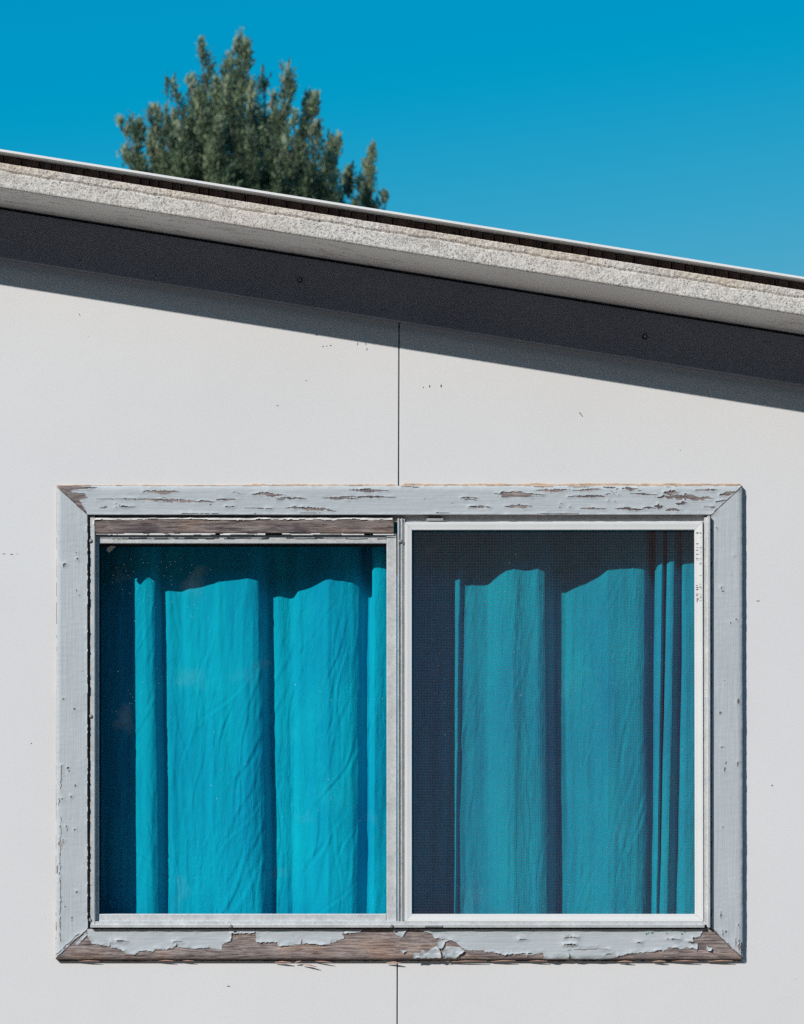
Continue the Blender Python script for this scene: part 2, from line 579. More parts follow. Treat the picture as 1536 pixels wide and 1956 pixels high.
Z_BOARD_B = zline(614, -0.025)
Z_BOARD_T = zline(521.5, -0.025)
Z_FAS_B = zline(480, -0.225)
Z_FAS_T = zline(433, -0.225)
Z_LIP_B = zline(411.5, -0.247)
Z_LIP_T = zline(407.3, -0.247)


def sloped(bm, x0, x1, y0, y1, z0, z1):
    vs = add_box(bm, x0, x1, y0, y1, z0, z1)
    for v in vs: v.co.z += SL * v.co.x
    return vs


# wall panels with the window opening cut out
OX0, _, OZ0 = W(160, 1786); OX1, _, OZ1 = W(1372, 974)
JX_T, JX_B = W(762.3, 700)[0], W(759, 1900)[0]
JZ_T, JZ_B = W(0, 700)[2], W(0, 1900)[2]


def joint_x(z):
    return JX_B + (JX_T - JX_B) * (z - JZ_B) / (JZ_T - JZ_B)


def top_z(x): return Z_BOARD_T - 0.01 + SL * x


G = 0.0014


def panel(pts):
    bm = bmesh.new()
    add_prism(bm, pts, 0.0, 0.011)
    bevel(bm, 0.0012, 2, 40)
    return link('wall_panel', bm_mesh('wall_panel', bm), WALL, cabin)


x = joint_x
lp = panel([(-1.22, 0.12), (x(0.12) - G, 0.12), (x(OZ0) - G, OZ0), (OX0, OZ0), (OX0, OZ1), (x(OZ1) - G, OZ1), (x(2.8) - G, top_z(0)), (-1.22, top_z(-1.22))])
rp = panel([(x(0.12) + G, 0.12), (1.20, 0.12), (1.20, top_z(1.20)), (x(2.8) + G, top_z(0)), (x(OZ1) + G, OZ1), (OX1, OZ1), (OX1, OZ0), (x(OZ0) + G, OZ0)])
panel([(XL, 0.12), (-1.2226, 0.12), (-1.2226, top_z(-1.2226)), (XL, top_z(XL))])
panel([(1.2026, 0.12), (XR, 0.12), (XR, top_z(XR)), (1.2026, top_z(1.2026))])

# structural wall behind the panels, side and back walls, floor
bm = bmesh.new()
add_prism(bm, [(XL, 0.0), (OX0 + .004, 0.0), (OX0 + .004, top_z(OX0)), (XL, top_z(XL))], 0.0125, 0.045)
add_prism(bm, [(OX1 - .004, 0.0), (XR, 0.0), (XR, top_z(XR)), (OX1 - .004, top_z(OX1))], 0.0125, 0.045)
add_prism(bm, [(OX0 + .004, 0.0), (OX1 - .004, 0.0), (OX1 - .004, OZ0), (OX0 + .004, OZ0)], 0.0125, 0.045)
add_prism(bm, [(OX0 + .004, OZ1), (OX1 - .004, OZ1), (OX1 - .004, top_z(OX1)), (OX0 + .004, top_z(OX0))], 0.0125, 0.045)
link('inner_wall', bm_mesh('inner_wall', bm), ROOM, cabin)
for x0, x1 in ((XL, XL + 0.06), (XR - 0.06, XR)):
    bm = bmesh.new()
    add_prism(bm, [(x0, 0), (x1, 0), (x1, top_z(x1)), (x0, top_z(x0))], 0.0455, YB - 0.06)
    link('side_wall', bm_mesh('side_wall', bm), WALL, cabin)
bm = bmesh.new()
add_prism(bm, [(XL, 0), (XR, 0), (XR, top_z(XR)), (XL, top_z(XL))], YB - 0.0595, YB)
link('back_wall', bm_mesh('back_wall', bm), WALL, cabin)
bm = bmesh.new()
add_box(bm, XL + 0.0605, XR - 0.0605, 0.0455, YB - 0.06, 0.02, 0.14)
link('floor', bm_mesh('floor', bm), ROOM, cabin)

# chips and scuffs on the wall paint
chips = [(617, 662, 5, 2, 0), (624, 661, 3, 2, 0), (632, 660, 4, 2, 0), (683, 657, 2, 7, 0), (699, 657, 2, 5, 0), (701, 667, 2, 6, 0),
         (605, 640, 6, 2, 1), (152, 601, 2, 6, 1), (809, 740, 2, 3, 0), (821, 738, 2, 7, 0), (843, 737, 3, 7, 0), (1110, 792, 2, 12, 1),
         (8, 1058, 9, 1.5, 0), (22, 1059, 7, 1.5, 0), (33, 1058, 3, 1.5, 0), (437, 1884, 9, 2, 1), (1448, 1148, 8, 1.6, 0),
         (530, 775, 5, 2, 1), (1300, 860, 3, 2, 1), (60, 1420, 3, 3, 1), (1475, 1500, 3, 4, 1), (585, 727, 3, 2, 1)]
for (cx, cy, w, h, tilt) in chips:
    n = 7
    pts = []
    for k in range(n):
        a = k / n * math.tau
        r = random.uniform(0.6, 1.15)
        ddx = w / 2 * r * math.cos(a) + (tilt * h * 0.3 * math.sin(a)); ddy = h / 2 * r * math.sin(a)
        q = W(cx + ddx, cy + ddy, 0)
        pts.append((q[0], q[2]))
    bm = bmesh.new()
    add_prism(bm, pts, -0.0003, 0.0004)
    link('paint_chip', bm_mesh('paint_chip', bm), CHIP, lp if cx < 762 else rp)

# frieze board under the eave, with screws
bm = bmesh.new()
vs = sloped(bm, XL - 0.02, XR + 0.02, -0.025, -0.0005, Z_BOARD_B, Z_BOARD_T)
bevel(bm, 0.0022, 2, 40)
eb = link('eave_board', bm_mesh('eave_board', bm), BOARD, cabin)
for px_, py_ in ((573, 535), (1232, 643), (-90, 430)):
    c = W(px_, py_, -0.025)
    bm = bmesh.new()
    add_tube(bm, [(c[0], -0.0247, c[2]), (c[0], -0.0272, c[2])], [0.0062, 0.0058], 16)
    sc = link('washer', bm_mesh('washer', bm), RUBBER, eb)
    bm = bmesh.new()
    add_tube(bm, [(c[0], -0.0270, c[2]), (c[0], -0.0300, c[2]), (c[0], -0.0312, c[2])], [0.0034, 0.0034, 0.0020], 12)
    link('screw', bm_mesh('screw', bm), STEEL, eb)

# roof: metal sheet with the fascia slab, filler blocks and rough-cast face
bm = bmesh.new()
sloped(bm, XL - 0.25, XR + 0.25, -0.247, YB + 0.25, Z_LIP_B, Z_LIP_T)
sloped(bm, XL - 0.2503, XR + 0.2503, -0.2485, -0.2450, Z_LIP_B + 0.0002, Z_LIP_T + 0.0003)
roof = link('roof', bm_mesh('roof', bm), LIP, cabin)
bm = bmesh.new()
sloped(bm, XL - 0.22, XR + 0.22, -0.2195, YB + 0.22, Z_FAS_B, Z_FAS_T)
link('soffit', bm_mesh('soffit', bm), SOFFIT, roof)
bm = bmesh.new()
sloped(bm, XL - 0.22, XR + 0.22, -0.2045, YB + 0.2, Z_FAS_T + 0.0005, Z_LIP_B - 0.0005)
link('roof_deck', bm_mesh('roof_deck', bm), RUST, roof)

xs_ = XL - 0.2
hb = Z_LIP_B - Z_FAS_T - 0.002
shared = {}
while xs_ < XR + 0.18:
    wq = random.choice([0.020, 0.026, 0.031, 0.036, 0.041, 0.052])
    if wq not in shared:
        bm = bmesh.new()
        vs = add_box(bm, 0, wq - 0.0022, 0, 0.011, 0, hb)
        for v in vs: v.co.z += SL * v.co.x
        bevel(bm, 0.0010, 1, 40)
        me = bm_mesh('filler_block', bm); me.materials.append(RUST)
        shared[wq] = me
    o = link('filler_block', shared[wq], None, roof)
    o.location = (xs_, -0.2155 + random.uniform(-0.0012, 0.0012), Z_FAS_T + 0.001 + SL * xs_)
    xs_ += wq

# rough-cast fascia face, displaced
fx = np.concatenate([np.arange(XL - 0.22, -1.2, 0.02), np.arange(-1.2, 1.2, 0.0022), np.arange(1.2, XR + 0.221, 0.02)])
fh = Z_FAS_T - Z_FAS_B
fz = np.linspace(0, 1, 26)
FXg, FZg = np.meshgrid(fx, fz)
zz = FZg * fh
rough = (fbm(FXg * 330, zz * 330, 3, 2) * 0.0007 + fbm(FXg * 40, zz * 60, 5, 3) * 0.0007) * np.clip(FZg / 0.15, 0.15, 1)
edge_w = vnoise(FXg * 30, FXg * 0 + 2, 9) * 0.035
bead = ((FZg + edge_w) > 0.71) * (0.0022 + 0.0014 * fbm(FXg * 150, zz * 150, 31, 2))
groove = np.exp(-((FZg + edge_w - 0.69) / 0.03) ** 2) * 0.0018
rnd = (np.clip(0.06 - FZg, 0, 1) / 0.06) ** 2 * 0.002
FY = -0.2235 - rough - bead + groove + rnd
ny_, nx_ = FXg.shape
V = np.stack([FXg, FY, Z_FAS_B + zz + SL * FXg], -1).reshape(-1, 3)
back0 = np.stack([fx, np.full(nx_, -0.2190), Z_FAS_B + SL * fx - 0.0006], -1)
back1 = np.stack([fx, np.full(nx_, -0.2190), Z_FAS_T + SL * fx + 0.0006], -1)
V = np.concatenate([V, back0, back1])
idx = np.arange(ny_ * nx_).reshape(ny_, nx_)
ib0 = ny_ * nx_ + np.arange(nx_); ib1 = ib0 + nx_
Fq = np.stack([idx[:-1, :-1], idx[:-1, 1:], idx[1:, 1:], idx[1:, :-1]], -1).reshape(-1, 4)
Fb = np.stack([ib0[:-1], ib0[1:], idx[0, 1:], idx[0, :-1]], -1)
Ft = np.stack([idx[-1, :-1], idx[-1, 1:], ib1[1:], ib1[:-1]], -1)
fo = link('fascia', mesh_pd('fascia', V.tolist(), np.concatenate([Fq, Fb, Ft]).tolist()), STUCCO, roof, smooth=True)
fa = fo.data.attributes.new('bead', 'FLOAT', 'POINT')
fa.data.foreach_set('value', np.concatenate([((FZg + edge_w) > 0.70).astype(np.float32).ravel(), np.zeros(nx_), np.ones(nx_)]).astype(np.float32))

# ------------------------------------------------------------------ window
# aluminium outer frame (the part "window"), everything else of the window below it
FD = -0.028
bm = bmesh.new()
px_box(bm, 172, 181, 985, 1771, -0.010, 0.045)           # left jamb
px_box(bm, 158, 172.5, 972, 1788, 0.006, 0.0443)         # packing round the frame
px_box(bm, 1350, 1374, 972, 1788, 0.006, 0.0442)
px_box(bm, 172.6, 1349.9, 972, 986, 0.0065, 0.0441)
px_box(bm, 172.6, 1349.9, 1769, 1788, 0.0065, 0.0441)
px_box(bm, 180.5, 182.5, 1022, 1764, -0.004, 0.045)
px_box(bm, 182, 1346, 985, 997, -0.002, 0.044)           # head track
px_box(bm, 172.5, 1346, 1766.5, 1772, FD, 0.0445)        # sill lip
px_box(bm, 182, 1346, 1760, 1767, -0.014, 0.044)         # sill track
px_box(bm, 759.5, 762.5, 990, 1766, -0.012, 0.040)       # mullion ridges
px_box(bm, 762.5, 766.0, 990, 1766, -0.007, 0.040)
px_box(bm, 766.0, 769.0, 990, 1766, -0.012, 0.040)
px_box(bm, 769.0, 773.2, 990, 1766, -0.008, 0.040)
px_box(bm, 1345.5, 1351.5, 988, 1767, -0.016, 0.045)     # right jamb
px_box(bm, 1352.5, 1357, 985, 1772, FD, 0.045)
px_box(bm, 1351.0, 1353, 986, 1771, -0.021, 0.044)
bevel(bm, 0.0006, 1, 40)
window = link('window', bm_mesh('window', bm), ALU, cabin, label='two-pane aluminium window in a peeling grey painted wood surround')

# casing boards: bare wood with mitred corners
CO = [(107.5, 927), (1419, 927), (1420, 1833), (105.5, 1833)]
CI = [(168, 984), (1358.5, 984), (1358.5, 1774), (168, 1774)]
CD = 0.016
RP = 11.0 / 60
prof = [(0.0, -0.002), (0.0, CD - 0.001), (0.02, CD)] + \
       [(1 - RP + RP * math.sin(a), 0.009 + (CD - 0.009) * math.cos(a)) for a in (0, .35, .7, 1.0, 1.25, 1.45, math.pi / 2)] + [(1.0, -0.0004)]


def casing(i, material):
    j = (i + 1) % 4
    bm = bmesh.new()
    ends = []
    for k, sgn in ((i, 1), (j, -1)):
        ring = []
        for t, h in prof:
            px_ = CI[k][0] + (CO[k][0] - CI[k][0]) * t
            py_ = CI[k][1] + (CO[k][1] - CI[k][1]) * t
            g = 0.5 * sgn                                 # open mitre gap
            if i == 0: px_ += g
            elif i == 1: py_ += g
            elif i == 2: px_ -= g
            else: py_ -= g
            q = W(px_, py_, -CD)
            ring.append(bm.verts.new((q[0], -h, q[2])))
        ends.append(ring)
    a, b = ends
    n = len(prof)
    for q in range(n):
        r = (q + 1) % n
        bm.faces.new((a[q], a[r], b[r], b[q]))
    bm.faces.new(a); bm.faces.new(b[::-1])
    return link('casing_board', bm_mesh('casing_board', bm), material, window)


casing(0, WOOD_X); casing(1, WOOD_Z); casing(2, WOOD_X); casing(3, WOOD_Z)


def in_poly(px, py, poly):
    inside = np.zeros(px.shape, bool)
    n = len(poly)
    for i in range(n):
        x0, y0 = poly[i]; x1, y1 = poly[(i + 1) % n]
        c = ((y0 > py) != (y1 > py)) & (px < (x1 - x0) * (py - y0) / ((y1 - y0) if y1 != y0 else 1e-9) + x0)
        inside ^= c
    return inside


def paint_sheet(name, x0, x1, y0, y1, keepfn, hfn, material, cell=1.15, curl=0.0016, reach=3.0, thick=0.0007, seed=1, parent=None, depth=-CD, label=None):
    nx = int(round((x1 - x0) / cell)); ny = int(round((y1 - y0) / cell))
    gx = np.linspace(x0, x1, nx + 1); gy = np.linspace(y0, y1, ny + 1)
    cx, cy = np.meshgrid((gx[:-1] + gx[1:]) / 2, (gy[:-1] + gy[1:]) / 2)
    keep = keepfn(cx, cy)
    dist = np.where(keep, 99.0, 0.0)
    pad = np.pad(dist, 1, mode='edge')
    for _ in range(10):
        m4 = np.minimum.reduce([pad[:-2, 1:-1], pad[2:, 1:-1], pad[1:-1, :-2], pad[1:-1, 2:]]) + 1
        md = np.minimum.reduce([pad[:-2, :-2], pad[2:, 2:], pad[:-2, 2:], pad[2:, :-2]]) + 1.41
        dist = np.minimum(dist, np.minimum(m4, md))
        pad = np.pad(dist, 1, mode='edge')
    vd = np.minimum.reduce([pad[:-1, :-1], pad[1:, :-1], pad[:-1, 1:], pad[1:, 1:]])
    vx, vy = np.meshgrid(gx, gy)
    amp = np.clip(0.35 + 0.9 * fbm(vx / 17, vy / 11, seed + 40, 2), 0, 1.4) * curl
    h = hfn(vx, vy) + thick + amp * np.exp(-np.clip(vd - 0.6, 0, 99) * cell / reach) + 0.00016 * fbm(vx / 14, vy / 5, seed + 77, 2)
    k = (DIST + depth) / FPX
    P = np.stack([(vx - CX) * k, -h, EYE + (HY - vy) * k], -1).reshape(-1, 3)
    id_ = np.arange((nx + 1) * (ny + 1)).reshape(ny + 1, nx + 1)
    F = np.stack([id_[:-1, :-1], id_[1:, :-1], id_[1:, 1:], id_[:-1, 1:]], -1)[keep]
    used = np.unique(F)
    remap = np.zeros(P.shape[0], int); remap[used] = np.arange(len(used))
    me = mesh_pd(name, P[used].tolist(), remap[F].tolist())
    o = link(name, me, material, parent or window, smooth=True)
    if label: o['label'] = label
    return o


def lens(px, py, x0, x1, yc, h, slope=0.0, seed=0, p=1.6):
    xm, ln = (x0 + x1) / 2, (x1 - x0)
    t = np.abs(2 * (px - xm) / ln)
    half = h / 2 * np.clip(1 - t ** p, 0, 1) * (1 + 0.7 * vnoise(px / 3.2, py / 30, seed + 5))
    mid = yc + slope * (px - xm) + h * 0.35 * vnoise(px / 9, py * 0 + 1.5, seed)
    return (np.abs(py - mid) < half) & (t < 1)


def outer_h(dist_px):
    t = np.clip(dist_px, 0, 11)
    return 0.009 + (CD - 0.009) * np.sqrt(np.clip(1 - ((11 - t) / 11) ** 2, 0, 1))


def edge_x(i, py):   # outer edge of left (0) / right (1) board
    return (107.5 + (105.5 - 107.5) * (py - 927) / 906) if i == 0 else (1419 + (py - 927) / 906)


# --- top board
bare_top = [(107, 926), (140, 927.5), (186, 931), (176, 933), (152, 934.5), (133, 938), (140, 941), (161, 943), (167, 951), (152, 956), (158, 965), (162, 973),
            (166, 980), (160, 980), (130, 950)]
TOPL = [(272, 342, 939.5, 7, 0, 1), (176, 342, 953.5, 2.2, 0.004, 2), (255, 420, 956.5, 5, 0.03, 3), (408, 456, 954, 3.2, 0, 4), (428, 450, 967.5, 2.4, 0, 5),
        (478, 545, 944.5, 6, 0.03, 6), (522, 588, 952, 4, 0.03, 7), (615, 684, 952, 4.4, 0.02, 8), (664, 742, 936.5, 6, 0.03, 9), (644, 760, 949, 3.2, 0.005, 10),
        (542, 645, 972, 6.5, 0.07, 11), (763, 803, 930, 3, 0, 12), (870, 912, 950.5, 1.8, 0.02, 13), (892, 940, 968.5, 4, 0, 14),
        (938, 1045, 944, 4, 0.02, 15), (1014, 1062, 929.5, 3.4, 0, 17), (1020, 1092, 936.5, 5, -0.03, 18),
        (1083, 1126, 930, 3.2, 0, 19), (1090, 1155, 936, 3.4, -0.05, 20), (1082, 1165, 948, 4, -0.01, 21), (1150, 1180, 930.5, 3.4, 0, 22), (1100, 1160, 971.5, 4, 0.02, 23),
        (1170, 1232, 972.5, 4.2, 0.02, 24), (960, 1022, 967.5, 5, 0, 25), (1184, 1220, 933, 5, 0, 26), (1198, 1256, 944, 3, 0.03, 27), (1250, 1366, 950, 9, 0.02, 28),
        (1266, 1296, 941, 8, 0, 29), (1328, 1376, 936, 3.2, 0, 30), (1290, 1312, 961, 6, 0, 31), (1248, 1268, 969, 8, 0, 32), (1268, 1304, 974, 5, -0.02, 33),
        (1372, 1404, 943, 9, -0.15, 34), (1362, 1392, 957, 2.4, -0.1, 35), (1340, 1372, 969, 2.4, 0, 36), (216, 262, 968, 2.6, 0, 37),
        (190, 206, 969, 5, -0.2, 38), (1226, 1256, 970.5, 3, 0, 39), (466, 520, 971, 2, 0.03, 44), (560, 620, 979.6, 1.4, 0, 45), (824, 860, 979.6, 1.6, 0, 46),
        (1010, 1120, 981.3, 1.5, 0, 47), (330, 430, 981.4, 1.2, 0, 48)]


def keep_top(px, py):
    left = 108.5 + (py - 927) * (168 - 107.5) / 57 + vnoise(py / 4, px * 0, 61) * 0.8
    right = 1418 - (py - 927) * (1419 - 1358.5) / 57 + vnoise(py / 4, px * 0, 62) * 0.9
    k = (px > left) & (px < right) & (py > 927.6 + 0.8 * vnoise(px / 12, px * 0, 63)) & (py < 983.2)
    jx = px + 2.2 * vnoise(px / 7, py / 3, 64); jy = py + 0.9 * vnoise(px / 5, py / 4, 65)
    k &= ~in_poly(jx, jy, bare_top)
    k &= ~((jx > 957) & (jx < 1000 + 8 * vnoise(py / 3, px * 0, 1)) & (np.abs(jy - 944.5) < 5))
    k &= ~((jx > 995) & (jx < 1016) & (np.abs(jy - 946.5) < 3))
    for a in TOPL:
        k &= ~lens(px, py, *a)
    crack = (np.abs(fbm(px / 60, py / 3.2, 66, 2)) < 0.022) & (vnoise(px / 45, py / 9, 67) > 0.62)
    return k & ~crack


paint_sheet('paint_layer', 107, 1420, 926, 984, keep_top, lambda px, py: outer_h(py - 927), PAINT_X, curl=0.0015, seed=11)

# --- side boards
LEFT_D = [(145, 1055, 6, 3), (123, 1079, 7, 9), (148, 1068, 4, 4), (146, 1128, 2.4, 5), (152, 1138, 3, 2), (122, 1335, 4, 4), (143, 1354, 6, 3), (130, 1467, 6, 6), (133, 1473, 3, 7), (144, 1501, 4, 6),
          (136, 1522, 3, 6), (119, 1527, 3, 3), (108, 1535, 3, 3), (117, 1617, 5, 12), (113, 1612, 3, 10), (121, 1607, 2, 14), (125, 1732, 6, 4), (147, 1704, 5, 4), (143, 1585, 2, 4), (158, 1283, 2, 2),
          (110, 1660, 3, 18), (106.8, 1770, 3, 24), (138, 1755, 1.6, 14), (124, 1810, 3, 8)]
LEFT_C = [(119, 1460, 116, 1508, 1.6), (113.5, 1525, 113, 1540, 1.4), (116.5, 1560, 116, 1612, 1.3), (115.5, 1680, 116, 1800, 1.5), (116, 1600, 115, 1680, 1.2), (128, 1572, 128, 1588, 1.1), (125, 1570, 135, 1564, 1.1)]
RIGHT_D = [(1370, 1010, 4, 5), (1378, 1123, 3, 6), (1381, 1129, 4, 3), (1406, 1183, 5, 5), (1396, 1190, 3, 4), (1411, 1340, 5, 12), (1376, 1362, 6, 6), (1379, 1428, 8, 2.2), (1387, 1457, 4, 10), (1385, 1470, 4, 9), (1410, 1460, 3, 14),
           (1381, 1580, 2, 2), (1377.5, 1748, 5, 6), (1377.5, 1748, 1.8, 16), (1381, 1783, 2.4, 16), (1411, 1767, 4, 3), (1406, 1800, 2.5, 22), (1412, 1805, 4, 26), (1417, 1812, 5, 30), (1384, 1300, 2, 2), (1402, 1062, 2, 2), (1387, 1780, 5, 6)]


def spots(k, px, py, lst, seed):
    for q, (cx_, cy_, w_, h_) in enumerate(lst):
        jx = px + 1.1 * vnoise(px / 2.4, py / 2.4, seed + q); jy = py + 1.1 * vnoise(px / 2.4, py / 2.4, seed + q + 50)
        k = k & ~(((jx - cx_) / (w_ * 0.40)) ** 2 + ((jy - cy_) / (h_ * 0.42)) ** 2 < 1)
    return k


def keep_left(px, py):
    u = (px - 106.5) / (168 - 106.5)
    k = (px > edge_x(0, py) + 0.8 + 0.5 * vnoise(py / 9, px * 0, 71)) & (px < 167.0 + 0.8 * vnoise(py / 6, px * 0, 72))
    k &= (py > 928.5 + u * 57 + 0.7 * vnoise(px / 4, py * 0, 73)) & (py < 1831.5 - u * 57 - 1.5 + 1.8 * vnoise(px / 5, py * 0, 74))
    k = spots(k, px, py, LEFT_D, 200)
    for (xa, ya, xb, yb, w_) in LEFT_C:
        t = np.clip((py - ya) / (yb - ya), 0, 1)
        k &= ~((np.abs(px - (xa + (xb - xa) * t) - 1.3 * vnoise(py / 6, px * 0, 75)) < w_ / 2 * (1 + 0.6 * vnoise(py / 3, px * 0, 79))) & (py > min(ya, yb)) & (py < max(ya, yb)))
    # cracked mitre at the lower corner
    dm = (py - (1831.5 - u * 57))
    k &= ~((np.abs(dm + 7 + 2 * vnoise(px / 6, py * 0, 76)) < 1.0) & (px < 152))
    return k


def keep_right(px, py):
    u = (1419.5 - px) / (1419.5 - 1358.5)
    k = (px < edge_x(1, py) - 0.6) & (px > 1359.4 + 0.5 * vnoise(py / 6, px * 0, 81))
    k &= (py > 928.5 + u * 57 + 0.7 * vnoise(px / 4, py * 0, 82)) & (py < 1831.5 - u * 57 - 2.2 + 2.4 * vnoise(px / 4, py * 0, 83))
    return spots(k, px, py, RIGHT_D, 300)


paint_sheet('paint_layer', 105, 169, 926, 1834, keep_left, lambda px, py: outer_h(px - edge_x(0, py)), PAINT_Z, curl=0.0012, seed=21)
paint_sheet('paint_layer', 1358, 1421, 926, 1834, keep_right, lambda px, py: outer_h(edge_x(1, py) - px), PAINT_Z, curl=0.0012, seed=31)

# --- bottom board: large flakes left on bare wood
PA = [(166, 1774), (443, 1774), (443, 1791), (440, 1797.5), (424.6, 1804), (423, 1814.5), (397, 1810.5), (371, 1812), (348, 1810.5), (340, 1810.5), (338, 1801), (335, 1808),
      (319, 1814), (296, 1813), (293, 1817), (277.5, 1815), (270, 1816), (259, 1822), (251.5, 1824), (241, 1821), (232, 1814.5), (221.5, 1810.5), (213, 1809), (212, 1798), (210, 1808),
      (189, 1804), (176, 1803), (168, 1788)]
PA2 = [(164, 1780), (144, 1803), (148, 1806), (168, 1786)]
PB0 = [(443, 1774), (490, 1774), (486, 1782), (462, 1783.5), (443, 1783)]
PB = [(489, 1774), (655, 1774), (655, 1783), (658, 1792), (646, 1796), (629, 1803.6), (615, 1804.6), (592, 1802), (578, 1803), (577, 1793), (574, 1803), (554.5, 1806), (532.5, 1807), (529, 1799.5), (490, 1799.5)]
PB2 = [(655, 1774), (692, 1774), (690, 1781), (672, 1782.5), (656, 1783)]
PC = [(750, 1774), (781, 1774), (768, 1790), (757, 1786)]
PD = [(795, 1774), (1343, 1774), (1339, 1786), (1332.6, 1790.5), (1322.6, 1790.5), (1323, 1798), (1312, 1798.5), (1321.5, 1802.7), (1333.7, 1801.6), (1332, 1815), (1323.7, 1810.4), (1310.4, 1809), (1300.5, 1813.7),
      (1292.7, 1810.4), (1276, 1810.4), (1268, 1817), (1262, 1813.7), (1248.5, 1818), (1217.5, 1820.4), (1192, 1822.6), (1187.6, 1827), (1183, 1824), (1176, 1829), (1162, 1832), (1091, 1832),
      (1090, 1824), (1084, 1815), (1088, 1824), (1087, 1832), (1038, 1832), (1038, 1820), (1025, 1822), (1014, 1825), (1005, 1825), (1002, 1820), (984.5, 1822), (962.5, 1824), (949, 1819.5), (927, 1818), (922, 1815),
      (893, 1816), (884, 1811), (872, 1802), (862.5, 1795), (830, 1792), (825, 1784)]


def keep_bot(px, py):
    jx = px + 1.4 * vnoise(px / 4, py / 4, 91); jy = py + 1.2 * vnoise(px / 3.5, py / 6, 92)
    k = np.zeros(px.shape, bool)
    for P_ in (PA, PA2, PB0, PB, PB2, PC, PD): k |= in_poly(jx, jy, P_)
    k &= (py < 1832.3) & (py > 1774.8)
    k &= ~lens(px, py, 1074, 1104, 1791, 2.6, 0, 501) & ~lens(px, py, 1076, 1102, 1804, 3.6, 0, 502) & ~lens(px, py, 1084, 1165, 1813.5, 2.0, -0.03, 503)
    k &= ~lens(px, py, 1272, 1306, 1794, 1.6, 0.06, 504) & ~lens(px, py, 1216, 1228, 1801, 1.8, 0, 505) & ~lens(px, py, 985, 1012, 1794, 1.3, -0.05, 506)
    k &= ~lens(px, py, 1155, 1170, 1823, 2.4, -0.2, 507) & ~lens(px, py, 214, 250, 1797, 1.6, 0, 508) & ~lens(px, py, 330, 352, 1799, 1.6, 0, 509) & ~lens(px, py, 1005, 1018, 1821, 2.2, 0, 510)
    return k


def h_bot(px, py): return outer_h(1833 - py)


paint_sheet('paint_layer', 140, 1345, 1774, 1834, keep_bot, h_bot, PAINT_X, curl=0.0030, reach=4.5, seed=41, label='grey paint peeling in large curled flakes off the bottom board')

FLAKES = [[(790, 1821.5), (796.5, 1820), (803, 1821), (806.5, 1814), (812, 1817), (818.5, 1816), (828.5, 1809), (835, 1808), (840, 1815), (844, 1829), (818.5, 1831), (801.5, 1830), (790, 1831)],
          [(847, 1818), (852, 1808), (866, 1808), (879.5, 1810), (887, 1817), (880, 1822), (876, 1826), (869, 1832), (862, 1829), (846, 1831)],
          [(837, 1797), (860, 1793.5), (851, 1800), (845, 1812), (835.5, 1812)],
          [(1350, 1808), (1360, 1811), (1358, 1816), (1350, 1815)],
          [(765, 1815), (772, 1814), (776, 1818), (770, 1820)]]
for q, P_ in enumerate(FLAKES):
    xs2 = [p[0] for p in P_]; ys2 = [p[1] for p in P_]
    paint_sheet('paint_flake', min(xs2) - 2, max(xs2) + 2, min(ys2) - 2, max(ys2) + 2,
                lambda px, py, P_=P_, q=q: in_poly(px + 1.0 * vnoise(px / 3, py / 3, 600 + q), py + 1.0 * vnoise(px / 3, py / 3, 650 + q), P_) & (py < 1832.4),
                lambda px, py: h_bot(px, py) + 0.0012 + 0.0016 * fbm(px / 10, py / 8, 700 + q, 2), PAINT_X, cell=0.9, curl=0.0042, reach=4.0, seed=51 + q)

# caulk bead along the top and left edge of the casing
for (xa, xb, base, amp, sd) in ((110, 480, 0.6, 0.8, 1), (478, 758, 1.8, 1.2, 2), (768, 1416, 3.0, 2.2, 3)):
    n = int((xb - xa) / 3)
    bm = bmesh.new()
    rows = []
    for k in range(n + 1):
        px_ = xa + (xb - xa) * k / n
        hgt = max(0.5, base + amp * float(fbm(px_ / 38, sd * 3.3, sd, 3)) + 0.7 * float(vnoise(px_ / 5, sd, sd + 9)))
        if k in (0, n): hgt = 0.4
        z0, z1 = W(px_, 928.2, -0.004)[2], W(px_, 927 - hgt, 0)[2]
        X_ = W(px_, 927)[0]
        rows.append([bm.verts.new((X_, -0.0065, z0)), bm.verts.new((X_, -0.0045, z0 + (z1 - z0) * 0.5)), bm.verts.new((X_, -0.0016, z0 + (z1 - z0) * 0.85)), bm.verts.new((X_, 0.0003, z1))])
    for a, b in zip(rows, rows[1:]):
        for q in range(3): bm.faces.new((a[q], b[q], b[q + 1], a[q + 1]))
    link('caulk_bead', bm_mesh('caulk_bead', bm), CAULK, window, smooth=True)

# splinters under the bottom board
for (xa, xb, py_, w_, dy) in ((525, 556, 1838, 3, 1), (563, 575, 1840, 2.4, -4), (577, 606, 1842, 3, 5), (602, 634, 1836, 2, 3), (738, 768, 1839, 3.4, 1.5), (850, 930, 1837, 1.8, -1), (938, 985, 1836.5, 2, -1), (1010, 1046, 1836, 1.8, 0),
                              (1180, 1208, 1837, 2.4, 0), (1247, 1272, 1837, 2.6, -0.5), (1284, 1334, 1836, 2, 0), (1352, 1400, 1836.5, 2.2, -1), (300, 332, 1835.5, 2, 0), (345, 371, 1835.5, 1.6, 0), (150, 190, 1836, 1.8, 0)):
    a = W(xa, py_, -0.006); b = W(xb, py_ + dy, -0.009); m_ = W((xa + xb) / 2, py_ + dy / 2 - w_ * 0.4, -0.0085)
    r_ = w_ / 2 / 822
    bm = bmesh.new()
    add_tube(bm, [a, m_, b], [r_ * 0.35, r_, r_ * 0.4], 5)
    link('splinter', bm_mesh('splinter', bm), SPLINT, window)
